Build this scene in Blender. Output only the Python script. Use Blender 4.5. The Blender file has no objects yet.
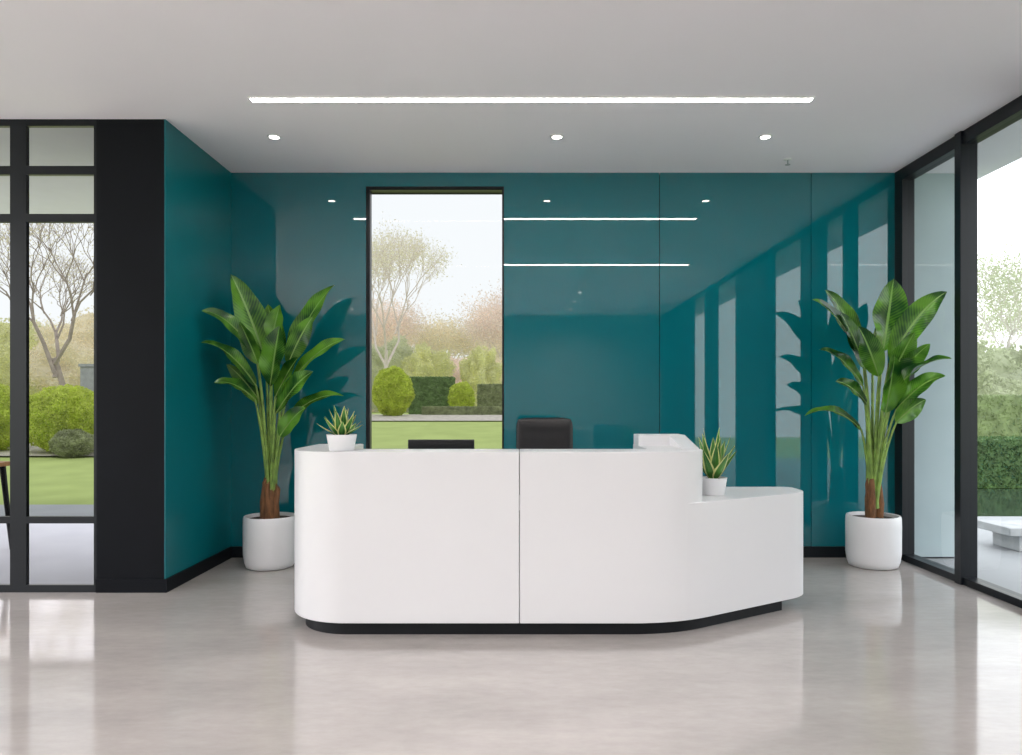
import bpy, math, random
from mathutils import Vector, Matrix, noise
random.seed(7)
S = bpy.context.scene
C = bpy.context.scene.collection
S.view_settings.view_transform = 'Standard'
S.view_settings.look = 'None'
S.view_settings.exposure = 0.5

# ------------------------------------------------------------ materials
def nmat(name):
    m = bpy.data.materials.new(name); m.use_nodes = True
    nt = m.node_tree
    return m, nt, nt.nodes['Principled BSDF']

def pmat(name, col, rough=0.5, metal=0.0, var=0.0, vscale=4.0, bump=0.0, bscale=60.0, ior=1.5, spec=0.5, stretch=(1,1,1), rvar=0.0, transl=0.0, haze_glow=0.0, fine=0.0):
    m, nt, b = nmat(name)
    b.inputs['Roughness'].default_value = rough
    b.inputs['Metallic'].default_value = metal
    b.inputs['IOR'].default_value = ior
    b.inputs['Specular IOR Level'].default_value = spec
    tc = nt.nodes.new('ShaderNodeNewGeometry')
    mp = nt.nodes.new('ShaderNodeMapping'); mp.inputs['Scale'].default_value = stretch
    nt.links.new(tc.outputs['Position'], mp.inputs['Vector'])
    n = nt.nodes.new('ShaderNodeTexNoise'); n.inputs['Scale'].default_value = vscale; n.inputs['Detail'].default_value = 6
    nt.links.new(mp.outputs[0], n.inputs['Vector'])
    r = nt.nodes.new('ShaderNodeValToRGB')
    r.color_ramp.elements[0].position = 0.3; r.color_ramp.elements[1].position = 0.7
    r.color_ramp.elements[0].color = tuple(c*(1-var) for c in col)+(1,)
    r.color_ramp.elements[1].color = tuple(min(1,c*(1+var)) for c in col)+(1,)
    nt.links.new(n.outputs['Fac'], r.inputs['Fac'])
    cout = r.outputs['Color']
    if fine:
        nf = nt.nodes.new('ShaderNodeTexNoise'); nf.inputs['Scale'].default_value = 14; nf.inputs['Detail'].default_value = 10; nf.inputs['Roughness'].default_value = 0.7
        nt.links.new(mp.outputs[0], nf.inputs['Vector'])
        rf = nt.nodes.new('ShaderNodeMapRange'); rf.inputs['From Min'].default_value=0.3; rf.inputs['From Max'].default_value=0.7
        rf.inputs['To Min'].default_value=1-fine; rf.inputs['To Max'].default_value=1+fine
        nt.links.new(nf.outputs['Fac'], rf.inputs['Value'])
        vm = nt.nodes.new('ShaderNodeVectorMath'); vm.operation='SCALE'
        nt.links.new(cout, vm.inputs[0]); nt.links.new(rf.outputs[0], vm.inputs['Scale']); cout = vm.outputs[0]
    nt.links.new(cout, b.inputs['Base Color'])
    if haze_glow:  # self-glow stands in for distance haze on garden foliage and bark
        nt.links.new(r.outputs['Color'], b.inputs['Emission Color']); b.inputs['Emission Strength'].default_value = haze_glow
    if rvar:
        mr = nt.nodes.new('ShaderNodeMapRange')
        mr.inputs['To Min'].default_value = rough-rvar; mr.inputs['To Max'].default_value = rough+rvar
        nt.links.new(n.outputs['Fac'], mr.inputs['Value']); nt.links.new(mr.outputs[0], b.inputs['Roughness'])
    if bump:
        n2 = nt.nodes.new('ShaderNodeTexNoise'); n2.inputs['Scale'].default_value = bscale
        nt.links.new(mp.outputs[0], n2.inputs['Vector'])
        bp = nt.nodes.new('ShaderNodeBump'); bp.inputs['Strength'].default_value = bump; bp.inputs['Distance'].default_value = 0.01
        nt.links.new(n2.outputs['Fac'], bp.inputs['Height']); nt.links.new(bp.outputs[0], b.inputs['Normal'])
    if transl:
        t = nt.nodes.new('ShaderNodeBsdfTranslucent'); nt.links.new(r.outputs['Color'], t.inputs['Color'])
        x = nt.nodes.new('ShaderNodeMixShader'); x.inputs[0].default_value = transl
        o = nt.nodes['Material Output']
        nt.links.new(b.outputs[0], x.inputs[1]); nt.links.new(t.outputs[0], x.inputs[2]); nt.links.new(x.outputs[0], o.inputs[0])
    return m

def emat(name, col, s):
    m, nt, b = nmat(name)
    b.inputs['Base Color'].default_value = (*col,1)
    b.inputs['Emission Color'].default_value = (*col,1)
    b.inputs['Emission Strength'].default_value = s
    return m

def glassmat(name, tint, r0=0.025):
    m = bpy.data.materials.new(name); m.use_nodes = True
    nt = m.node_tree; nt.nodes.clear()
    o = nt.nodes.new('ShaderNodeOutputMaterial')
    t = nt.nodes.new('ShaderNodeBsdfTransparent'); t.inputs[0].default_value = (*tint,1)
    g = nt.nodes.new('ShaderNodeBsdfGlossy'); g.inputs['Roughness'].default_value = 0.01
    lw = nt.nodes.new('ShaderNodeLayerWeight'); lw.inputs['Blend'].default_value = 0.5
    p = nt.nodes.new('ShaderNodeMath'); p.operation='POWER'; p.inputs[1].default_value = 4.5
    nt.links.new(lw.outputs['Facing'], p.inputs[0])
    ma = nt.nodes.new('ShaderNodeMath'); ma.operation='MULTIPLY_ADD'; ma.inputs[1].default_value=0.9; ma.inputs[2].default_value=r0
    nt.links.new(p.outputs[0], ma.inputs[0])
    x = nt.nodes.new('ShaderNodeMixShader')
    nt.links.new(ma.outputs[0], x.inputs[0]); nt.links.new(t.outputs[0], x.inputs[1]); nt.links.new(g.outputs[0], x.inputs[2])
    nt.links.new(x.outputs[0], o.inputs[0])
    return m

def leafmat(name, dark, light, rib, edge=None, rough=0.22, et=0.33, transl=0.22):
    m, nt, b = nmat(name)
    b.inputs['Roughness'].default_value = rough
    uv = nt.nodes.new('ShaderNodeUVMap')
    sp = nt.nodes.new('ShaderNodeSeparateXYZ'); nt.links.new(uv.outputs[0], sp.inputs[0])
    a = nt.nodes.new('ShaderNodeMath'); a.operation='SUBTRACT'; a.inputs[1].default_value=0.5
    nt.links.new(sp.outputs['X'], a.inputs[0])
    ab = nt.nodes.new('ShaderNodeMath'); ab.operation='ABSOLUTE'; nt.links.new(a.outputs[0], ab.inputs[0])
    ad = nt.nodes.new('ShaderNodeMath'); ad.operation='MULTIPLY_ADD'; ad.inputs[1].default_value=-0.35
    nt.links.new(ab.outputs[0], ad.inputs[0]); nt.links.new(sp.outputs['Y'], ad.inputs[2])
    mu = nt.nodes.new('ShaderNodeMath'); mu.operation='MULTIPLY'; mu.inputs[1].default_value=150
    nt.links.new(ad.outputs[0], mu.inputs[0])
    si = nt.nodes.new('ShaderNodeMath'); si.operation='SINE'; nt.links.new(mu.outputs[0], si.inputs[0])
    geo = nt.nodes.new('ShaderNodeNewGeometry')
    n = nt.nodes.new('ShaderNodeTexNoise'); n.inputs['Scale'].default_value=5; nt.links.new(geo.outputs['Position'], n.inputs['Vector'])
    sm = nt.nodes.new('ShaderNodeMath'); sm.operation='MULTIPLY_ADD'; sm.inputs[1].default_value=0.05
    nt.links.new(si.outputs[0], sm.inputs[0]); nt.links.new(n.outputs['Fac'], sm.inputs[2])
    r = nt.nodes.new('ShaderNodeValToRGB')
    r.color_ramp.elements[0].position=0.40; r.color_ramp.elements[1].position=0.64
    r.color_ramp.elements[0].color=(*dark,1); r.color_ramp.elements[1].color=(*light,1)
    nt.links.new(sm.outputs[0], r.inputs[0])
    lt = nt.nodes.new('ShaderNodeMath'); lt.operation='LESS_THAN'; lt.inputs[1].default_value=0.035
    nt.links.new(ab.outputs[0], lt.inputs[0])
    mx = nt.nodes.new('ShaderNodeMixRGB'); nt.links.new(lt.outputs[0], mx.inputs[0])
    nt.links.new(r.outputs[0], mx.inputs[1]); mx.inputs[2].default_value=(*rib,1)
    out = mx.outputs[0]
    if edge:
        gt = nt.nodes.new('ShaderNodeMath'); gt.operation='GREATER_THAN'; gt.inputs[1].default_value=et
        nt.links.new(ab.outputs[0], gt.inputs[0])
        m2 = nt.nodes.new('ShaderNodeMixRGB'); nt.links.new(gt.outputs[0], m2.inputs[0])
        nt.links.new(out, m2.inputs[1]); m2.inputs[2].default_value=(*edge,1); out = m2.outputs[0]
    nt.links.new(out, b.inputs['Base Color'])
    t = nt.nodes.new('ShaderNodeBsdfTranslucent'); nt.links.new(out, t.inputs['Color'])
    x = nt.nodes.new('ShaderNodeMixShader'); x.inputs[0].default_value = transl
    o = nt.nodes['Material Output']
    nt.links.new(b.outputs[0], x.inputs[1]); nt.links.new(t.outputs[0], x.inputs[2]); nt.links.new(x.outputs[0], o.inputs[0])
    return m

M_TEAL = pmat('teal_glass_panel', (0.001,0.140,0.172), 0.02, var=0.03, vscale=0.7, ior=1.82)
M_TEALP = pmat('teal_paint', (0.001,0.135,0.160), 0.28, var=0.06, vscale=1.2, ior=1.4)
M_BLACK = pmat('black_panel', (0.0035,0.0045,0.007), 0.6, var=0.15, vscale=3, spec=0.15)
M_FRAME = pmat('dark_aluminium', (0.005,0.007,0.010), 0.35, var=0.1, vscale=5, spec=0.3)
M_CEIL = pmat('ceiling_paint', (0.92,0.885,0.925), 0.9, var=0.01, vscale=1)
M_WHITEW = pmat('grey_wall_paint', (0.25,0.25,0.25), 0.8, var=0.01)
M_FLOOR = pmat('polished_concrete', (0.44,0.405,0.385), 0.09, var=0.10, vscale=1.8, bump=0.01, bscale=3.0, ior=1.58, stretch=(0.6,1.4,1), rvar=0.04, fine=0.07)
M_DESK = pmat('white_solid_surface', (0.76,0.755,0.765), 0.32, var=0.008, vscale=3)
M_PLINTH = pmat('black_plinth', (0.005,0.006,0.008), 0.5, var=0.1, spec=0.3)
M_POT = pmat('white_ceramic', (0.84,0.84,0.85), 0.30, var=0.01)
M_SOIL = pmat('dark_soil', (0.03,0.02,0.013), 0.95, var=0.4, vscale=60, bump=0.8, bscale=120)
M_LEAF = leafmat('paddle_leaf', (0.010,0.070,0.012), (0.15,0.38,0.035), (0.28,0.50,0.12))
M_STEM = pmat('green_stalk', (0.22,0.35,0.07), 0.40, var=0.4, vscale=12)
M_TRUNK = pmat('fibrous_trunk', (0.19,0.085,0.035), 0.85, var=0.5, vscale=40, bump=0.8, bscale=90, stretch=(1,1,0.3))
M_AGAVE = leafmat('striped_succulent_leaf', (0.03,0.14,0.03), (0.12,0.33,0.06), (0.10,0.28,0.06), edge=(0.68,0.72,0.28), et=0.34)
M_LEATHER = pmat('black_leather', (0.010,0.009,0.010), 0.38, var=0.2, vscale=12, bump=0.15, bscale=200)
M_METAL = pmat('black_metal', (0.02,0.02,0.022), 0.35, metal=0.6, var=0.1)
M_CHROME = pmat('brushed_metal', (0.5,0.5,0.5), 0.3, metal=1.0, var=0.05)
M_SCREEN = pmat('screen_black', (0.008,0.008,0.010), 0.25, var=0.1)
M_GLASSR = glassmat('light_dimming_glass',(0.75,0.785,0.79))  # mild tint added to hold down the brightness outside
M_GLASSL = glassmat('half_dimming_glass',(0.66,0.65,0.68),0.01)  # clearer copy, so upper and lower left panes look brighter
M_GLASST = glassmat('sky_dimming_glass',(0.262,0.272,0.272),0.003)  # strong tint added to dim the bright sky behind
M_LIGHT = emat('linear_lamp_diffuser', (1.0,0.975,0.95), 30)
M_SPOT = emat('spot_lamp_lens', (1.0,0.97,0.92), 14)
M_TRIMW = pmat('white_metal_trim', (0.8,0.8,0.8), 0.4)
M_GRASS = pmat('lawn_grass', (0.41,0.49,0.18), 0.95, var=0.10, vscale=1.3, bump=0.3, bscale=30, ior=1.2, spec=0.1)
M_PAVE = pmat('pale_paving', (0.37,0.38,0.40), 0.6, var=0.06, vscale=1.5)
M_PAVER = pmat('paving_darkened', (0.23,0.24,0.25), 0.6, var=0.06, vscale=1.5)  # darkened paving copy, offsets the clearer right-hand glass
M_EXTW = pmat('pale_exterior_panel', (0.34,0.41,0.43), 0.8, var=0.03)
M_SOFFIT = pmat('soffit_board', (0.72,0.72,0.77), 0.8, var=0.02)
M_WATER = pmat('pond_water', (0.03,0.045,0.03), 0.06, var=0.2, vscale=2, bump=0.08, bscale=6)
M_STONE = pmat('grey_stone', (0.34,0.35,0.36), 0.8, var=0.15, vscale=8)
M_BARK = pmat('haze_glow_grey_bark', (0.30,0.25,0.22), 0.9, var=0.2, vscale=6, haze_glow=0.6)
M_BARKH = pmat('haze_glow_bark', (0.52,0.46,0.42), 0.9, var=0.08, vscale=6, haze_glow=0.85)  # barks glow in place of haze in the air
TR=0.5
M_HEDGE = pmat('glow_hedge_leaf', (0.17,0.25,0.10), 0.8, var=0.3, vscale=5, transl=0.3, haze_glow=0.3)  # nearer leaf colours carry a weaker haze-like glow
M_BUSH = pmat('glow_yellow_green_leaf', (0.56,0.64,0.12), 0.8, var=0.22, vscale=4, transl=0.45, haze_glow=0.12)
M_BUSHD = pmat('glow_olive_leaf', (0.31,0.34,0.19), 0.8, var=0.35, vscale=4, transl=0.4, haze_glow=0.3)
M_BUSHP = pmat('haze_glow_pale_leaf', (0.68,0.68,0.40), 0.9, var=0.12, vscale=1, transl=TR, haze_glow=0.55)  # from here haze is put into pale, glowing leaf colours
M_LPINK = pmat('haze_glow_pink_leaf', (0.76,0.66,0.58), 0.95, var=0.10, vscale=0.4, transl=TR, haze_glow=0.85)
M_LYEL = pmat('haze_glow_yellow_leaf', (0.73,0.67,0.52), 0.95, var=0.10, vscale=0.4, transl=TR, haze_glow=0.75)
M_LGRN = pmat('haze_glow_green_leaf', (0.58,0.60,0.42), 0.95, var=0.14, vscale=0.7, transl=TR, haze_glow=0.6)
M_LSPR = pmat('haze_glow_sparse_leaf', (0.72,0.68,0.54), 0.95, var=0.08, vscale=0.7, transl=TR, haze_glow=0.9)
M_RHEDGE = pmat('hedge_leaf_darkened', (0.075,0.135,0.045), 0.8, var=0.4, vscale=5, transl=0.3)  # right garden: darkened colour copies that offset its clearer glass
M_RBUSH = pmat('olive_leaf_darkened', (0.18,0.225,0.11), 0.8, var=0.3, vscale=4, transl=0.4, haze_glow=0.3)
M_RGRN = pmat('haze_glow_green_darkened', (0.32,0.345,0.24), 0.95, var=0.12, vscale=0.7, transl=TR, haze_glow=0.6)
M_RBARK = pmat('haze_glow_bark_darkened', (0.30,0.28,0.26), 0.9, var=0.1, vscale=6, haze_glow=0.8)
M_GRAVEL = pmat('garden_gravel', (0.50,0.46,0.40), 0.95, var=0.25, vscale=6)
M_WOOD = pmat('warm_timber', (0.62,0.27,0.10), 0.5, var=0.2, vscale=8, stretch=(1,8,1))

# ------------------------------------------------------------ helpers
def tag(o, label=None, cat=None, kind=None, group=None):
    if label: o['label'] = label
    if cat: o['category'] = cat
    if kind: o['kind'] = kind
    if group: o['group'] = group
    return o

def mesh(name, verts, faces, mat, org=(0,0,0), smooth=None, uvs=None, parent=None, bevel=0, bseg=3):
    me = bpy.data.meshes.new(name)
    ox, oy, oz = org
    me.from_pydata([(v[0]-ox, v[1]-oy, v[2]-oz) for v in verts], [], faces)
    me.materials.append(mat)
    if uvs:
        ul = me.uv_layers.new(name='UVMap')
        for lp in me.loops: ul.data[lp.index].uv = uvs[lp.vertex_index]
    me.update()
    if smooth is not None:
        me.polygons.foreach_set('use_smooth', [True]*len(me.polygons))
        if smooth < 180: me.set_sharp_from_angle(angle=math.radians(smooth))
    o = bpy.data.objects.new(name, me); C.objects.link(o)
    if parent is not None:
        o.parent = parent
        pl = parent.location
        o.location = (ox-pl[0], oy-pl[1], oz-pl[2])
    else:
        o.location = org
    if bevel:
        b = o.modifiers.new('Bevel','BEVEL'); b.width = bevel; b.segments = bseg
        b.limit_method='ANGLE'; b.angle_limit=math.radians(40); b.harden_normals = True
        me.polygons.foreach_set('use_smooth', [True]*len(me.polygons))
    return o

def boxgeo(bs):
    V=[];F=[]
    for (x0,x1,y0,y1,z0,z1) in bs:
        n=len(V)
        V += [(x0,y0,z0),(x1,y0,z0),(x1,y1,z0),(x0,y1,z0),(x0,y0,z1),(x1,y0,z1),(x1,y1,z1),(x0,y1,z1)]
        F += [(n,n+3,n+2,n+1),(n+4,n+5,n+6,n+7),(n,n+1,n+5,n+4),(n+1,n+2,n+6,n+5),(n+2,n+3,n+7,n+6),(n+3,n,n+4,n+7)]
    return V,F

def boxes(name, bs, mat, parent=None, bevel=0, org=None, bseg=3):
    V,F = boxgeo(bs)
    if org is None:
        org = ((min(v[0] for v in V)+max(v[0] for v in V))/2,(min(v[1] for v in V)+max(v[1] for v in V))/2,min(v[2] for v in V))
    return mesh(name,V,F,mat,org,parent=parent,bevel=bevel,bseg=bseg)

def pane(parent, a, b, mat):
    """single glass sheet between opposite corners a,b (one axis equal)"""
    (x0,y0,z0),(x1,y1,z1)=a,b
    V=[(x0,y0,z0),(x1,y1,z0),(x1,y1,z1),(x0,y0,z1)]
    return mesh('pane',V,[(0,1,2,3)],mat,((x0+x1)/2,(y0+y1)/2,z0),parent=parent)

def prism(name, pts, z0, z1, mat, parent=None, bevel=0, smooth=35, bseg=3):
    n=len(pts)
    V=[(x,y,z0) for x,y in pts]+[(x,y,z1) for x,y in pts]
    F=[tuple(reversed(range(n))), tuple(range(n,2*n))]
    F+=[(i,(i+1)%n,n+(i+1)%n,n+i) for i in range(n)]
    a=sum(pts[i][0]*pts[(i+1)%n][1]-pts[(i+1)%n][0]*pts[i][1] for i in range(n))
    if a<0: F=[tuple(reversed(f)) for f in F]
    org=(sum(p[0] for p in pts)/n,sum(p[1] for p in pts)/n,z0)
    return mesh(name,V,F,mat,org,smooth=smooth,parent=parent,bevel=bevel,bseg=bseg)

def lathe(name, prof, loc, mat, parent=None, seg=48, smooth=50):
    V=[];F=[];n=len(prof)
    for i in range(seg):
        a=2*math.pi*i/seg
        for r,z in prof: V.append((loc[0]+r*math.cos(a),loc[1]+r*math.sin(a),loc[2]+z))
    for i in range(seg):
        j=(i+1)%seg
        for k in range(n-1): F.append((i*n+k,j*n+k,j*n+k+1,i*n+k+1))
    F.append(tuple(i*n for i in reversed(range(seg))))
    F.append(tuple(i*n+n-1 for i in range(seg)))
    return mesh(name,V,F,mat,loc,smooth=smooth,parent=parent)

def empty(name, loc):
    o=bpy.data.objects.new(name,None); o.empty_display_size=0.1; o.location=loc; C.objects.link(o); return o

def tubegeo(V,F,pts,radii,seg=7):
    n0=len(V); pts=[Vector(p) for p in pts]
    for i,p in enumerate(pts):
        d=(pts[min(i+1,len(pts)-1)]-pts[max(i-1,0)])
        if d.length<1e-9: d=Vector((0,0,1))
        d.normalize()
        a=d.cross(Vector((0.3,1,0.1))).normalized(); b=d.cross(a)
        for k in range(seg):
            t=2*math.pi*k/seg
            V.append(tuple(p+(a*math.cos(t)+b*math.sin(t))*radii[i]))
    for i in range(len(pts)-1):
        for k in range(seg):
            q=n0+i*seg; F.append((q+k,q+(k+1)%seg,q+seg+(k+1)%seg,q+seg+k))
    F.append(tuple(n0+k for k in reversed(range(seg))))
    F.append(tuple(n0+(len(pts)-1)*seg+k for k in range(seg)))

def bez(a,b,c,t):
    a,b,c=Vector(a),Vector(b),Vector(c)
    return a*(1-t)**2+b*2*t*(1-t)+c*t*t

# ------------------------------------------------------------ dimensions (metres)
YB=6.73; XL=-2.59; XR=3.48; H=3.5; YC=5.47; XC=-3.10

# ------------------------------------------------------------ shell
tag(boxes('floor',[(-6,3.56,-4,YC,-0.1,0),(XC,3.56,YC,6.93,-0.1,0)],M_FLOOR),kind='structure')
tag(boxes('ceiling',[(-6.2,3.60,-4.2,YC+0.1,H,H+0.25),(XC,3.60,YC+0.1,6.93,H,H+0.25)],M_CEIL),kind='structure')
g=0.003
WL,WR,WT=-1.362,-0.105,3.375
tag(mesh('wall_back',*boxgeo([(XL,WL,YB,6.90,0,H),(WL,WR,YB,6.90,WT,H),(WR,1.31-g,YB,6.90,0,H),(1.31+g,2.69-g,YB,6.90,0,H),(2.69+g,XR+0.06,YB,6.90,0,H)]),M_TEAL,(0,6.8,0)),kind='structure')
tag(boxes('wall_backing',[(XL,WL,6.905,6.99,0,H),(WR,XR+0.06,6.905,6.99,0,H),(WL,WR,6.905,6.99,WT,H)],M_BLACK),kind='structure')
tag(boxes('wall_column',[(XC,XL-0.008,YC,6.99,0,H)],M_BLACK),kind='structure')
tag(boxes('wall_side',[(XL-0.008,XL,YC,YB,0,H)],M_TEALP),kind='structure')
bb=0.10
tag(boxes('baseboard_back',[(XL,WL,YB-0.015,YB,0,bb),(WR,XR-0.03,YB-0.015,YB,0,bb)],M_FRAME),kind='structure')
tag(boxes('baseboard_side',[(XL,XL+0.015,YC,YB-0.015,0,bb)],M_BLACK),kind='structure')
tag(boxes('baseboard_column',[(XC,XL+0.015,YC-0.012,YC,0,bb)],M_BLACK),kind='structure')
tag(boxes('wall_rear',[(-6,3.56,-4.15,-4.0,0,H)],M_WHITEW),kind='structure')

# back window
w=tag(boxes('window_1',[(WL,WL+0.035,6.735,6.82,0.0,WT),(WR-0.018,WR,6.735,6.82,0.0,WT),(WL+0.035,WR-0.018,6.735,6.82,WT-0.03,WT),(WL+0.035,WR-0.018,6.735,6.82,0.0,0.07)],M_FRAME),kind='structure')
pane(w,(WL+0.035,6.78,0.07),(WR-0.018,6.78,WT-0.03),M_GLASST)
# left front glazing
def fx(a,b,c,d): return (a,b,YC+0.0,YC+0.035,c,d)
zs=[(3.45,H),(3.09,3.155),(2.74,2.80),(0.51,0.56),(0.0,0.055)]
fr=[fx(XC-0.02,XC,0,H),fx(-3.74,-3.62,0,H),fx(-4.70,-4.6,0,H),fx(-6.0,-5.92,0,H)]
for z0,z1 in zs:
    fr += [fx(-3.62,XC-0.02,z0,z1),fx(-4.6,-3.74,z0,z1),fx(-5.92,-4.70,z0,z1)]
w=tag(boxes('window_2',fr,M_FRAME),kind='structure')
pane(w,(-5.92,YC+0.018,0.56),(XC-0.02,YC+0.018,2.74),M_GLASST)
pane(w,(-5.92,YC+0.018,2.80),(XC-0.02,YC+0.018,3.45),M_GLASSL)
pane(w,(-5.92,YC+0.018,0.055),(XC-0.02,YC+0.018,0.51),M_GLASSL)
# right glazing
def rx(y0,y1,z0,z1,x0=3.45,x1=3.56): return (x0,x1,y0,y1,z0,z1)
fr=[rx(6.60,YB,0,H),rx(5.70,5.78,0,H,3.43,3.56),rx(4.50,5.02,0,H),rx(1.85,3.35,0,H),rx(-0.05,0.5,0,H),rx(-4,-1.2,0,H),
    rx(-4,6.60,H-0.10,H),rx(-4,6.60,0,0.055)]
w=tag(boxes('window_3',fr,M_FRAME),kind='structure')
pane(w,(3.50,-1.2,0.055),(3.50,6.60,H-0.10),M_GLASSR)
# unseen left side: open frame added to let daylight in
fr=[(-6.1,-6.0,y,y+0.08,0,H) for y in (-4,-2.4,-0.8,0.8,2.4,4.0,5.44)]+[(-6.1,-6.0,-3.92,5.44,H-0.1,H),(-6.1,-6.0,-3.92,5.44,0,0.08)]
w=tag(boxes('daylight_opening',fr,M_FRAME),kind='structure')
# trim: soffits and pale outside panel
tag(boxes('trim_1',[(3.60,4.33,-4.2,9.0,H,H+0.2)],M_SOFFIT),kind='structure')
tag(boxes('trim_2',[(-9,XC,YC+0.1,8.25,H,H+0.2)],M_SOFFIT),kind='structure')
tag(boxes('panel_outside',[(3.57,4.06,6.75,6.95,0,H)],M_EXTW),kind='structure')  # added pale panel filling the view through the corner pane

# ------------------------------------------------------------ lamps
def linear(x0,x1,y):
    e=empty('linear_ceiling_light',((x0+x1)/2,y,H))
    hw=0.030
    boxes('housing',[(x0-0.01,x1+0.01,y-hw-0.008,y-hw,H-0.012,H),(x0-0.01,x1+0.01,y+hw,y+hw+0.008,H-0.012,H),(x0-0.01,x0,y-hw,y+hw,H-0.012,H),(x1,x1+0.01,y-hw,y+hw,H-0.012,H)],M_TRIMW,parent=e)
    boxes('diffuser',[(x0,x1,y-hw,y+hw,H-0.009,H-0.001)],M_LIGHT,parent=e)
    tag(e,'slim white linear LED light recessed in ceiling','ceiling light',group='linear ceiling lights')
linear(-1.825,2.04,5.10)
linear(-1.95,2.6,2.35)
def downlight(x,y,watts):
    e=empty('downlight',(x,y,H))
    lathe('trim_ring',[(0.036,-0.002),(0.039,-0.009),(0.052,-0.007),(0.056,0.0),(0.036,0.0)],(x,y,H),M_TRIMW,parent=e,seg=32)
    lathe('lens',[(0.001,-0.001),(0.036,-0.001),(0.036,-0.005),(0.001,-0.006)],(x,y,H),M_SPOT,parent=e,seg=32)
    if watts:
        l=bpy.data.lights.new('fill_spot','SPOT'); l.energy=watts; l.spot_size=math.radians(160); l.spot_blend=1.0; l.shadow_soft_size=0.05; l.color=(1,0.955,0.95)
        o=bpy.data.objects.new('fill_spot',l); C.objects.link(o); o.parent=e; o.location=(0,0,-0.06)
    tag(e,'small round recessed white ceiling downlight','downlight',group='recessed downlights')
for x in (-1.90,0.325,1.965): downlight(x,5.82,0)
for y in (-0.4,-1.6,-2.8):  # unseen rear downlights, added with spots as fill light
    for x in (-3.6,-1.2,1.2): downlight(x,y,140)
e=empty('fire_sprinkler',(2.34,6.36,H))
lathe('rosette',[(0.001,-0.008),(0.03,-0.008),(0.035,0.0),(0.001,0.0)],(2.34,6.36,H),M_TRIMW,parent=e,seg=24)
lathe('nozzle',[(0.001,-0.05),(0.022,-0.05),(0.022,-0.046),(0.006,-0.044),(0.006,-0.008),(0.001,-0.008)],(2.34,6.36,H),M_CHROME,parent=e,seg=20)
tag(e,'small metal sprinkler head hanging from the ceiling','sprinkler')

# ------------------------------------------------------------ reception desk
D=empty('reception_desk',(0.0,4.9,0))
tag(D,'large white curved reception desk with black recessed base','reception desk')
def arc(cx,cy,r,a0,a1,n=16):
    return [(cx+r*math.cos(math.radians(a0+(a1-a0)*i/n)),cy+r*math.sin(math.radians(a0+(a1-a0)*i/n))) for i in range(n+1)]
def q2(a,b,c,n=14,t1=1.0):
    return [tuple(bez((*a,0),(*b,0),(*c,0),t1*i/n)[:2]) for i in range(n+1)]
ZT=1.105; ZW=0.79; Z0=0.08; YF=4.42; YE=5.35
lp=[(-1.425,YE)]+arc(-1.02,4.825,0.405,180,270)+[(0.0215,YF),(0.0215,4.74)]+arc(-1.02,4.82,0.08,270,180,6)+[(-1.10,YE)]
prism('counter_front',lp,Z0,ZT,M_DESK,parent=D,bevel=0.005)
crv=q2((0.70,YF),(0.97,YF),(1.20,4.565),24)
cu=[p for p in crv if p[0]<1.05]
up=[(0.0255,YF)]+cu+q2(cu[-1],(1.18,cu[-1][1]+0.075),(1.18,4.70),10)[1:]+[(1.18,YE),(0.85,YE),(0.85,4.74),(0.0255,4.74)]
prism('counter_front',up,Z0,ZT,M_DESK,parent=D,bevel=0.004)
low=[p for p in crv if p[0]>=1.035]+q2((1.86,4.979),(2.005,5.07),(2.005,5.19),14)+[(2.005,5.32)]+q2((2.005,5.32),(2.005,5.40),(1.92,5.40),6)[1:]+[(1.10,5.40),(1.10,4.62)]
prism('wing_counter',low,Z0,ZW,M_DESK,parent=D,bevel=0.004)
pl=[(-1.33,5.30)]+arc(-1.02,4.80,0.33,180,270)+q2((0.68,4.47),(0.95,4.47),(1.15,4.595),10)+[(1.80,5.00),(1.82,5.06),(1.82,5.30),(0.88,5.30),(0.88,4.72),(-1.0,4.72),(-1.08,4.80),(-1.12,5.30)]
prism('plinth',pl,0.0,Z0,M_PLINTH,parent=D)
boxes('worktop',[(-1.095,0.845,4.745,5.33,0.71,0.74)],M_DESK,parent=D)
# raised return: level block at the back that ramps down along the outer edge to the front corner
zr=1.178; zb=ZT-0.01
V=[(0.853,5.14,zb),(1.178,5.14,zb),(1.178,5.348,zb),(0.853,5.348,zb),(0.853,5.14,zr),(1.178,5.14,zr),(1.178,5.348,zr),(0.853,5.348,zr),
   (1.07,5.14,zb),(1.07,5.14,zr),(1.07,4.74,zb),(1.178,4.74,zb),(1.07,4.74,ZT+0.002),(1.178,4.74,ZT+0.002)]
F=[(0,3,2,1,8),(4,9,5,6,7),(0,8,9,4),(1,2,6,5),(2,3,7,6),(3,0,4,7),(12,13,5,9),(10,12,9,8),(13,11,1,5),(11,13,12,10),(8,1,11,10)]
mesh('raised_panel',V,F,M_DESK,(1.0,5.2,zb),parent=D,bevel=0.003)

# monitor
MX,MY=-0.505,5.02
m=empty('computer_monitor',(MX,MY,0.74))
boxes('screen',[(MX-0.225,MX+0.225,MY-0.012,MY+0.012,0.86,1.152)],M_SCREEN,parent=m,bevel=0.006)
boxes('rear_housing',[(MX-0.15,MX+0.15,MY-0.035,MY-0.012,0.92,1.08)],M_SCREEN,parent=m,bevel=0.008)
boxes('stand',[(MX-0.025,MX+0.025,MY-0.055,MY-0.036,0.75,1.02)],M_METAL,parent=m,bevel=0.004)
boxes('foot',[(MX-0.11,MX+0.11,MY-0.12,MY+0.06,0.74,0.752)],M_METAL,parent=m,bevel=0.004)
tag(m,'black desktop monitor standing behind the counter','computer monitor')

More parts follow.
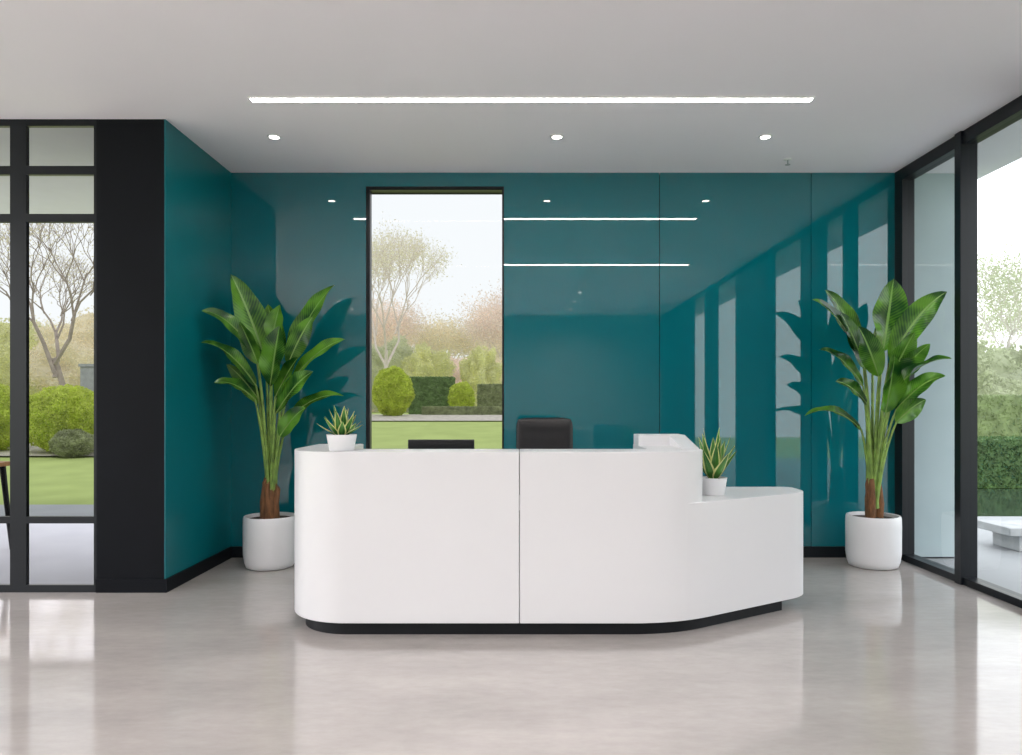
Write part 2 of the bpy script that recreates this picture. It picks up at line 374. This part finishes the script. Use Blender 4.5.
# office chair
cx,cy=0.23,5.72
ch=empty('office_chair',(cx,cy,0))
tag(ch,'black leather high-back office chair behind the desk','office chair')
def pad(name,xw,zs0,zs1,yb,thick,curve,par,mat):
    V=[];F=[];nx,nz=18,30
    for side in (0,1):
        for j in range(nz+1):
            for i in range(nx+1):
                u=i/nx*2-1; v=j/nz*2-1
                ed=max(0,1-abs(u)**8)*max(0,1-abs(v)**16)
                z=zs0+(zs1-zs0)*(v+1)/2
                seam=1-0.16*math.exp(-((z-1.17)/0.012)**2)
                sx=u*xw*(1-0.07*max(0,v)**14)
                y=yb-curve*(u*u)+ (1 if side else -1)*(thick/2)*(0.45+0.55*ed)*seam
                V.append((cx+sx,y,z-0.014*abs(u)**6*max(0,v)))
    n=(nx+1)*(nz+1)
    for s in (0,1):
        for j in range(nz):
            for i in range(nx):
                a=s*n+j*(nx+1)+i; f=(a,a+1,a+nx+2,a+nx+1)
                F.append(f if s==0 else tuple(reversed(f)))
    rim=[i for i in range(nx+1)]+[j*(nx+1)+nx for j in range(1,nz+1)]+[nz*(nx+1)+i for i in range(nx-1,-1,-1)]+[j*(nx+1) for j in range(nz-1,0,-1)]
    for k in range(len(rim)):
        a,b=rim[k],rim[(k+1)%len(rim)]; F.append((b,a,a+n,b+n))
    return mesh(name,V,F,mat,(cx,yb,zs0),smooth=180,parent=par)
pad('backrest',0.225,0.52,1.285,5.93,0.10,0.03,ch,M_LEATHER)
boxes('seat',[(cx-0.25,cx+0.25,cy-0.26,cy+0.2,0.42,0.52)],M_LEATHER,parent=ch,bevel=0.035,bseg=4)
for s in (-1,1):
    V=[];F=[]
    tubegeo(V,F,[(cx,cy-0.1,0.43),(cx+s*0.27,cy-0.1,0.44)],[0.013]*2,8)
    tubegeo(V,F,[(cx+s*0.27,cy-0.1,0.44),(cx+s*0.30,cy-0.1,0.55),(cx+s*0.30,cy-0.1,0.66)],[0.014]*3,8)
    b=boxgeo([(cx+s*0.30-0.03,cx+s*0.30+0.03,cy-0.2,cy+0.12,0.66,0.69)]); k=len(V); V+=b[0]; F+=[tuple(i+k for i in f) for f in b[1]]
    mesh('armrest',V,F,M_METAL,(cx+s*0.3,cy,0.43),parent=ch)
lathe('gas_lift',[(0.03,0.1),(0.03,0.25),(0.018,0.25),(0.018,0.42)],(cx,cy,0),M_CHROME,parent=ch,seg=20)
V=[];F=[]
for k in range(5):
    a=2*math.pi*k/5+0.3
    tubegeo(V,F,[(cx,cy,0.10),(cx+0.15*math.cos(a),cy+0.15*math.sin(a),0.095),(cx+0.29*math.cos(a),cy+0.29*math.sin(a),0.07)],[0.026,0.022,0.014],8)
mesh('star_base',V,F,M_METAL,(cx,cy,0.07),smooth=50,parent=ch)
for k in range(5):
    a=2*math.pi*k/5+0.3; p=(cx+0.29*math.cos(a),cy+0.29*math.sin(a)); V=[];F=[]
    tubegeo(V,F,[(p[0]-0.02,p[1],0.03),(p[0]+0.02,p[1],0.03)],[0.03,0.03],14)
    mesh('caster',V,F,M_METAL,(p[0],p[1],0.0),smooth=40,parent=ch)

# ------------------------------------------------------------ plants
def leafgeo(V,F,UV,base,ctrl,tip,W,nrm,fold=0.25,nl=18,nw=6,power=0.85,twist=0.0,wave=0.0,sharp=0.75):
    n0=len(V); nrm=Vector(nrm).normalized()
    for i in range(nl+1):
        t=i/nl
        p=bez(base,ctrl,tip,t); d=(Vector(ctrl)-Vector(base))*(1-t)+(Vector(tip)-Vector(ctrl))*t
        d.normalize()
        s=d.cross(nrm).normalized(); up=s.cross(d).normalized()
        if twist:
            q=Matrix.Rotation(twist*(t-0.3),3,d); s=q@s; up=q@up
        w=W*max(0.0,math.sin(math.pi*min(1,(t**power))))**sharp*(1-0.15*t)+0.002
        if t>0.999: w=0.001
        for j in range(nw+1):
            u=j/nw*2-1
            off=s*(u*w/2)+up*(abs(u)*w/2*fold+wave*math.sin(t*14+u*2)*w*0.12*abs(u))
            V.append(tuple(p+off)); UV.append((j/nw,t))
    for i in range(nl):
        for j in range(nw):
            a=n0+i*(nw+1)+j; F.append((a,a+1,a+nw+2,a+nw+1))

def big_plant(px,py,specs,label,seed):
    rnd=random.Random(seed)
    e=empty('potted_plant',(px,py,0)); tag(e,label,'potted plant',group='large indoor plants in white pots')
    lathe('pot',[(0.17,0.0),(0.195,0.01),(0.210,0.05),(0.220,0.12),(0.221,0.36),(0.219,0.425),(0.213,0.44),(0.200,0.438),(0.195,0.40),(0.001,0.40)],(px,py,0),M_POT,parent=e)
    lathe('soil',[(0.001,0.401),(0.194,0.401),(0.194,0.41),(0.001,0.425)],(px,py,0),M_SOIL,parent=e)
    V=[];F=[]
    for k in range(9):
        a=rnd.uniform(0,6.28); r=rnd.uniform(0.02,0.055)
        x,y=px+r*math.cos(a),py+r*math.sin(a); h=rnd.uniform(0.22,0.36)
        tubegeo(V,F,[(x,y,0.41),(x+rnd.uniform(-.01,.01),y,0.41+h*0.5),(x+rnd.uniform(-.015,.015),y,0.41+h),(x+rnd.uniform(-.03,.03),y,0.41+h+0.05)],[0.034,0.030,0.022,0.004],8)
    mesh('trunk',V,F,M_TRUNK,(px,py,0.41),smooth=60,parent=e)
    SV=[];SF=[];LV=[];LF=[];LU=[]
    u=1/117.5
    for (bx,bz,tx,tz,wd,by,ty,arch,ny) in specs:
        b=Vector((px+bx*u,py+by,bz*u)); t=Vector((px+tx*u,py+ty,tz*u))
        s=Vector((px+bx*u*0.10+rnd.uniform(-.03,.03),py+by*0.1+rnd.uniform(-.03,.03),0.50))
        c=Vector((px+bx*u*0.42,py+by*0.4,b.z*0.72+0.1))
        pts=[bez(s,c,b,i/10) for i in range(11)]
        tubegeo(SV,SF,pts,[0.018-0.0110*i/10 for i in range(11)],8)
        L=(t-b).length
        dd=(b-c).normalized()
        mid=(b+t)/2+Vector((0,0,arch*L))+dd*L*0.06
        leafgeo(LV,LF,LU,b-dd*0.01,mid,t,wd*u*0.93,(rnd.uniform(-.5,.5),-1+ny,0.25+ny*0.9),fold=0.32,twist=rnd.uniform(-.7,.7),wave=0.5)
        tubegeo(SV,SF,[bez(b,mid,t,i/8)+Vector((0,0.004,0)) for i in range(9)],[0.0065*(1-i/8.5)+0.0005 for i in range(9)],6)
    mesh('stem',SV,SF,M_STEM,(px,py,0.5),smooth=60,parent=e)
    mesh('foliage',LV,LF,M_LEAF,(px,py,0.5),smooth=180,uvs=LU,parent=e)
# (base x,z, tip x,z, width, base y off, tip y off, arch, tilt)  in units of 1/117.5 m above the floor
left=[(-5,208,-36,293,34,0.02,-0.08,0.06,0.0),
(3,206,-6,266,28,0.12,0.10,0.0,0.0),
(16,208,64,284,28,0.05,0.02,0.14,0.1),
(4,182,18,240,33,-0.10,-0.22,0.02,0.0),
(21,186,78,228,22,-0.02,-0.10,0.16,0.4),
(-12,212,-50,252,20,-0.05,-0.38,0.26,0.4),
(-12,182,-51,222,20,-0.05,-0.38,0.26,0.4),
(-11,168,-42,184,19,-0.10,-0.3,0.26,0.5),
(-10,164,-37,203,19,0.05,-0.15,0.08,0.2),
(10,154,52,195,27,-0.12,-0.28,0.12,0.2),
(18,150,74,172,18,0.02,0.0,0.22,0.5),
(15,132,44,160,21,-0.14,-0.25,0.12,0.2),
(20,204,48,250,22,-0.06,-0.15,0.08,0.2),
(-8,204,-22,244,20,-0.1,-0.2,0.04,0.1),
(2,228,10,264,22,-0.02,0.0,0.0,0.0),
(8,170,34,210,23,-0.08,-0.16,0.06,0.2)]
big_plant(-2.105,6.34,left,'tall broad-leaved green plant in round white pot by teal wall',3)
right=[(10,218,16,289,44,0.0,-0.08,0.0,0.0),
(-11,210,-66,268,24,0.0,-0.1,0.20,0.3),
(-6,218,-46,280,22,0.08,0.05,0.14,0.2),
(14,208,46,270,30,-0.05,-0.42,0.18,0.2),
(2,156,4,210,36,-0.18,-0.3,0.0,0.0),
(-13,182,-60,218,21,-0.05,-0.12,0.22,0.4),
(16,180,45,206,23,-0.12,-0.50,0.22,0.4),
(16,158,42,190,24,-0.12,-0.46,0.20,0.3),
(-12,138,-74,152,18,0.0,-0.1,0.30,0.5),
(-12,164,-48,186,19,-0.1,-0.2,0.18,0.4),
(18,186,38,222,23,-0.04,-0.3,0.08,0.2),
(6,222,28,276,24,0.12,0.1,0.06,0.0),
(14,146,34,168,21,-0.16,-0.3,0.12,0.2),
(0,192,-26,240,26,-0.1,-0.2,0.06,0.1),
(8,184,28,234,28,-0.12,-0.22,0.04,0.1),
(-8,200,-36,256,24,0.0,-0.05,0.08,0.1)]
big_plant(3.08,6.37,right,'tall broad-leaved green plant in round white pot by window',5)

def small_plant(px,py,pz,hs,label,seed,pr=0.09,ph=0.10,wide=1.0,lw=0.05,n=20):
    rnd=random.Random(seed)
    e=empty('potted_succulent',(px,py,pz)); tag(e,label,'potted plant',group='small potted succulents on desk')
    lathe('pot',[(pr*0.78,0),(pr*0.82,0.004),(pr*0.98,ph-0.006),(pr,ph),(pr*0.93,ph),(pr*0.9,ph-0.015),(0.001,ph-0.015)],(px,py,pz),M_POT,parent=e,seg=36)
    lathe('soil',[(0.001,ph-0.0148),(pr*0.89,ph-0.0148),(pr*0.89,ph-0.012),(0.001,ph-0.006)],(px,py,pz),M_SOIL,parent=e,seg=36)
    V=[];F=[];U=[]
    for k in range(n):
        a=k*2.399+0.4; f=k/n
        tilt=(0.08+0.80*f)*wide; L=hs*(1.0-0.30*f)*rnd.uniform(0.88,1.05)
        d=Vector((math.cos(a)*math.sin(tilt),math.sin(a)*math.sin(tilt),math.cos(tilt)))
        b=Vector((px+math.cos(a)*0.025,py+math.sin(a)*0.025,pz+ph-0.015))
        c=b+d*L*0.55; t=c+(d+Vector((0,0,0.2))).normalized()*L*0.5
        leafgeo(V,F,U,b,c,t,lw,(-math.cos(a),-math.sin(a),0.5),fold=0.30,nl=12,nw=8,power=0.60,sharp=0.9)
    mesh('foliage',V,F,M_AGAVE,(px,py,pz+ph),smooth=180,uvs=U,parent=e)
small_plant(-1.075,4.57,ZT,0.19,'small spiky succulent in white pot on desk counter',1,pr=0.093,wide=1.4,lw=0.055)
small_plant(1.315,4.92,ZW,0.32,'taller spiky variegated succulent in white pot on low counter',2,ph=0.115,wide=0.95,lw=0.075,n=16)

# ------------------------------------------------------------ exterior ground
def gz(x,y):
    s=max(0.0,min(1.0,(5.0-x)/3.0)); r=max(0.0,min(y,30)-10.6)*0.05
    return -0.02+s*r
V=[];F=[];nx,ny=60,60
for j in range(ny+1):
    for i in range(nx+1):
        x=-60+i*2.0; y=-20+j*2.0
        V.append((x,y,gz(x,y)-0.06 if y<10 else gz(x,y)-0.03))
for j in range(ny):
    for i in range(nx):
        a=j*(nx+1)+i; F.append((a,a+1,a+nx+2,a+nx+1))
tag(mesh('lawn',V,F,M_GRASS,(0,20,0),smooth=180),'smooth mown green lawn outside the glazing','lawn',kind='stuff')
tag(boxes('terrace_paving',[(-14,XC,5.57,10.4,-0.055,-0.015),(XC,3.57,6.99,10.4,-0.055,-0.015),(-12,-6.1,-6,5.57,-0.055,-0.015)],M_PAVE),'pale grey paved terrace around the building','terrace')
tag(boxes('terrace_paving',[(3.57,5.2,-6,12.4,-0.055,-0.015),(5.2,12,-6,9.3,-0.055,-0.015)],M_PAVER),'grey paved terrace beside garden pond','terrace')
tag(boxes('pond',[(5.2,14,9.3,12.4,-0.05,-0.02)],M_WATER),'still dark garden pond beside paving','pond')
tag(boxes('stone_bench',[(4.68,5.9,7.0,7.5,0.14,0.22),(4.8,4.95,7.05,7.45,-0.015,0.14),(5.6,5.75,7.05,7.45,-0.015,0.14)],M_STONE,bevel=0.01),'low pale grey stone bench on terrace','bench')
def strip(name,x0,x1,y0,y1,mat,dz=0.01):
    V=[];F=[];n=12
    for j in range(n+1):
        for i in range(n+1):
            x=x0+(x1-x0)*i/n;y=y0+(y1-y0)*j/n;V.append((x,y,gz(x,y)+dz))
    for j in range(n):
        for i in range(n):
            a=j*(n+1)+i;F.append((a,a+1,a+n+2,a+n+1))
    return mesh(name,V,F,mat,((x0+x1)/2,(y0+y1)/2,0),smooth=180)
tag(strip('gravel_bed',-16,-7,16.2,19.5,M_GRAVEL),'pale gravel planting bed behind lawn','gravel bed',kind='stuff')
tag(strip('gravel_bed',-10,0,27.0,33,M_GRAVEL),'pale gravel planting bed before hedges','gravel bed',kind='stuff')

def cards(V,F,p,size,rnd):
    a=Vector((rnd.gauss(0,1),rnd.gauss(0,1),rnd.gauss(0,1))).normalized()
    b=a.cross(Vector((rnd.gauss(0,1),rnd.gauss(0,1),rnd.gauss(0,1)))).normalized()
    s=size*rnd.uniform(0.6,1.2); n=len(V); p=Vector(p)
    V += [tuple(p-a*s),tuple(p+b*s*0.45),tuple(p+a*s),tuple(p-b*s*0.45)]
    F.append((n,n+1,n+2,n+3))

def bush(name,x,y,rx_,ry_,h,mat,n,size,label,seed,cat='bush',group=None,rough=0.14,fr=3):
    rnd=random.Random(seed); z0=gz(x,y)-0.03; V=[];F=[]
    ns,nr=32,16
    def rad(d): return 0.93+rough*noise.noise(d*fr+Vector((seed,0,0)))
    for j in range(nr+1):
        ph=math.pi*j/nr
        for i in range(ns):
            th=2*math.pi*i/ns
            d=Vector((math.sin(ph)*math.cos(th),math.sin(ph)*math.sin(th),math.cos(ph)))
            k=rad(d)
            V.append((x+d.x*rx_*k,y+d.y*ry_*k,max(z0,z0+h*0.5+d.z*h*0.5*k)))
    for j in range(nr):
        for i in range(ns):
            a=j*ns+i;b=j*ns+(i+1)%ns; F.append((a,a+ns,b+ns,b))
    for k in range(n):
        d=Vector((rnd.gauss(0,1),rnd.gauss(0,1),rnd.gauss(0,1))).normalized()
        if d.y>0.5: d.y=-d.y
        r=rad(d)+rnd.uniform(0,0.09)
        cards(V,F,(x+d.x*rx_*r,y+d.y*ry_*r,max(z0+0.02,z0+h*0.5+d.z*h*0.5*r)),size,rnd)
    o=mesh(name,V,F,mat,(x,y,z0)); tag(o,label,cat,group=group); return o

def hedge(x0,x1,y0,y1,z0,h,mat,n,size,label,seed):
    rnd=random.Random(seed); V,F=boxgeo([(x0,x1,y0,y1,z0,z0+h)])
    for k in range(n):
        f=rnd.random()
        if f<0.5: p=(rnd.uniform(x0,x1),y0,z0+rnd.uniform(0,h))
        elif f<0.85: p=(rnd.uniform(x0,x1),rnd.uniform(y0,y1),z0+h)
        else: p=(x0 if rnd.random()<0.5 else x1,rnd.uniform(y0,y1),z0+rnd.uniform(0,h))
        cards(V,F,p,size,rnd)
    return tag(mesh('hedge',V,F,mat,((x0+x1)/2,(y0+y1)/2,z0)),label,'hedge')

# back window garden
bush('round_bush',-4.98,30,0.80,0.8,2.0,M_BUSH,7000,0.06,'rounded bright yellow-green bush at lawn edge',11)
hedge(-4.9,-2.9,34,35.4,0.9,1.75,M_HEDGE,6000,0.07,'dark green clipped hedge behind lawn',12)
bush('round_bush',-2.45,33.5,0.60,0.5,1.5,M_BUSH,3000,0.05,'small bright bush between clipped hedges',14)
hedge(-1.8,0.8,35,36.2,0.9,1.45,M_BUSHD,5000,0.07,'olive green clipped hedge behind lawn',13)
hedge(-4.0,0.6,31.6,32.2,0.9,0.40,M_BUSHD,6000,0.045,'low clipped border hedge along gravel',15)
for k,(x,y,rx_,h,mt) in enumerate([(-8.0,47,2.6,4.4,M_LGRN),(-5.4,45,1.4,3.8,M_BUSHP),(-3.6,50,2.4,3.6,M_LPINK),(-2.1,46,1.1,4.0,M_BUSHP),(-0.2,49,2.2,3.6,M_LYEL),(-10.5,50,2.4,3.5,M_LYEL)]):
    bush('garden_shrub',x,y,rx_,1.6,h,mt,7000,0.10,'loose hazy pale shrub in garden',20+k,group='garden shrubs',rough=0.6,fr=2.6)
# left window garden
bush('round_bush',-10.35,17.0,0.95,0.8,1.55,M_BUSH,8000,0.045,'large rounded yellow-green bush beside gravel',31)
bush('round_bush',-12.4,17.3,0.95,0.8,1.6,M_BUSH,7000,0.045,'large rounded bright green bush beside gravel',32)
bush('round_bush',-9.05,17.4,0.55,0.5,0.80,M_BUSHD,4000,0.04,'low olive bush at lawn edge',33)
bush('round_bush',-9.75,16.3,0.45,0.4,0.60,M_BUSHD,3000,0.04,'low dark bush at lawn edge',34)
hedge(-20,-9,21,22,gz(-12,21),1.0,M_BUSHD,9000,0.07,'olive clipped hedge behind gravel bed',35)
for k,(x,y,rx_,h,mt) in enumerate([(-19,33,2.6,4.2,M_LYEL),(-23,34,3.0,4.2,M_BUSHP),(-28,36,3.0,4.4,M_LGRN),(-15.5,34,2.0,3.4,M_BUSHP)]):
    bush('garden_shrub',x,y,rx_,1.6,h,mt,6000,0.10,'loose hazy pale shrub in garden',60+k,group='garden shrubs',rough=0.6,fr=2.6)
e=tag(boxes('stone_pillar',[(-10.95,-10.6,18.6,18.95,gz(-10,18.7)+0.02,2.35),(-10.98,-10.57,18.57,18.98,2.35,2.42)],M_STONE),'grey square stone pillar in garden','stone pillar')
# right garden
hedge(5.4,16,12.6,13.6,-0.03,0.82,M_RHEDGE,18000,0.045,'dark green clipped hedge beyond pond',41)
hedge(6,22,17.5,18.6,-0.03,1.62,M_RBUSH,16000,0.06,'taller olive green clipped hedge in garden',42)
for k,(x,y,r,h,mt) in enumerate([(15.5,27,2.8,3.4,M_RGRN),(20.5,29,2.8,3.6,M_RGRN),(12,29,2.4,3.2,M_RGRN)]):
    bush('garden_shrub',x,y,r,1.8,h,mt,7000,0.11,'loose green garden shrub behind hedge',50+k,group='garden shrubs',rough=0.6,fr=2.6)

def treegeo(seed,h,levels,spread,leaves,lsize,jit,rb=0.018):
    rnd=random.Random(seed); TV=[];TF=[];LV=[];LF=[]
    def grow(p,d,L,r,lv):
        d=d.normalized(); side=Vector((rnd.gauss(0,1),rnd.gauss(0,1),rnd.gauss(0,0.5)))*0.12
        m=p+(d+side)*L*0.5; e_=p+d*L
        tubegeo(TV,TF,[p,m,e_],[r,r*0.85,r*0.68],6 if lv<2 else 3)
        if lv>=levels-1:
            for k in range(leaves):
                q=p+(e_-p)*rnd.random()+Vector((rnd.gauss(0,1),rnd.gauss(0,1),rnd.gauss(0,1)))*jit
                cards(LV,LF,q,lsize,rnd)
        if lv<levels:
            a0=rnd.uniform(0,6.28)
            for k in range(3):
                a=a0+2*math.pi*k/3+rnd.uniform(-.5,.5)
                t=Vector((math.cos(a),math.sin(a),0))
                nd=(d+t*spread*rnd.uniform(0.6,1.3)+Vector((0,0,0.12)))
                grow(p+(e_-p)*rnd.uniform(0.7,1.0),nd,L*rnd.uniform(0.66,0.84),r*0.60,lv+1)
    grow(Vector((0,0,0)),Vector((rnd.uniform(-.06,.06),0,1)),h*0.25,h*rb,0)
    return TV,TF,LV,LF
def make_tree(seed,h,levels,spread,leaves,lsize,jit,bark,leaf,loc,label,group=None,rb=0.018):
    TV,TF,LV,LF=treegeo(seed,h,levels,spread,leaves,lsize,jit,rb)
    e=empty('tree',loc); tag(e,label,'tree',group=group)
    off=Vector(loc)
    mesh('trunk',[tuple(Vector(v)+off) for v in TV],TF,bark,loc,smooth=60,parent=e)
    mesh('foliage',[tuple(Vector(v)+off) for v in LV],LF,leaf,loc,parent=e)
    return e
def copy_tree(src,loc,rot,sc):
    e=src.copy(); C.objects.link(e); e.location=loc; e.rotation_euler=(0,0,rot); e.scale=(sc,sc,sc)
    for c in src.children:
        k=c.copy(); C.objects.link(k); k.parent=e
    return e
G1='distant garden trees'
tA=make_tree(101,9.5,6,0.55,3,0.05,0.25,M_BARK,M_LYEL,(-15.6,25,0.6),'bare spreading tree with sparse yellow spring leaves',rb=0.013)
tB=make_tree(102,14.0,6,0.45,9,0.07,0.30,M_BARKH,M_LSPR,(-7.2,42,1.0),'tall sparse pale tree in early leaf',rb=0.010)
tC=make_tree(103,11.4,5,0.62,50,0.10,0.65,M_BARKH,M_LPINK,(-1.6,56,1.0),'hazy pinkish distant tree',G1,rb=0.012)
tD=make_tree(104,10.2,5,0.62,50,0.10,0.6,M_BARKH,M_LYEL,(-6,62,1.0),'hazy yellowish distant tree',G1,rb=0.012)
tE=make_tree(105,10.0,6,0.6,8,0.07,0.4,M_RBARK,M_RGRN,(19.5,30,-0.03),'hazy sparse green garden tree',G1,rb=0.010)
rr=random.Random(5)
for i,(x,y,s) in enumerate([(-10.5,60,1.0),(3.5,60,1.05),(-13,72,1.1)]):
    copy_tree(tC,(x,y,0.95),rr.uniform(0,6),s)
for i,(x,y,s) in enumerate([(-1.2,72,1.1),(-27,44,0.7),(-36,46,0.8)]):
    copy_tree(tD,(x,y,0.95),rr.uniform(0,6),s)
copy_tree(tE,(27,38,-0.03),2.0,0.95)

# terrace table
tx,ty=-5.30,6.8
t=empty('terrace_table',(tx,ty,-0.015))
boxes('tabletop',[(tx-0.42,tx+0.42,ty-0.4,ty+0.4,0.80,0.84)],M_WOOD,parent=t,bevel=0.006)
for sx in (-1,1):
    for sy in (-1,1):
        V=[];F=[]; tubegeo(V,F,[(tx+sx*0.36,ty+sy*0.32,0.80),(tx+sx*0.41,ty+sy*0.38,-0.015)],[0.028,0.02],10)
        mesh('leg',V,F,M_METAL,(tx+sx*0.4,ty+sy*0.36,-0.015),smooth=50,parent=t)
tag(t,'timber-topped table with slim black legs on terrace','table')

# ------------------------------------------------------------ light
W=bpy.data.worlds.new('overcast_sky'); S.world=W; W.use_nodes=True
nt=W.node_tree; bg=nt.nodes['Background']
tc=nt.nodes.new('ShaderNodeTexCoord'); sp=nt.nodes.new('ShaderNodeSeparateXYZ'); nt.links.new(tc.outputs['Generated'],sp.inputs[0])
r=nt.nodes.new('ShaderNodeValToRGB'); nt.links.new(sp.outputs['Z'],r.inputs[0])
r.color_ramp.elements[0].position=0.0; r.color_ramp.elements[0].color=(0.94,0.94,0.95,1)
r.color_ramp.elements[1].position=0.7; r.color_ramp.elements[1].color=(0.91,0.92,0.97,1)
nt.links.new(r.outputs[0],bg.inputs['Color']); bg.inputs['Strength'].default_value=2.7
L=bpy.data.lights.new('soft_sun','SUN'); L.energy=1.6; L.angle=math.radians(12); L.color=(1,0.96,0.9)
lo=bpy.data.objects.new('soft_sun',L); C.objects.link(lo); lo.location=(0,-5,12)
lo.rotation_euler=Vector((-0.15,0.75,-1.0)).to_track_quat('-Z','Y').to_euler()

# ------------------------------------------------------------ camera
cd=bpy.data.cameras.new('camera'); cam=bpy.data.objects.new('camera',cd); C.objects.link(cam)
cd.sensor_width=36; cd.lens=26.05; cd.shift_x=-0.0045; cd.shift_y=0.0268
cam.location=(0,0,1.387); cam.rotation_euler=(math.radians(90),0,0)
S.camera=cam
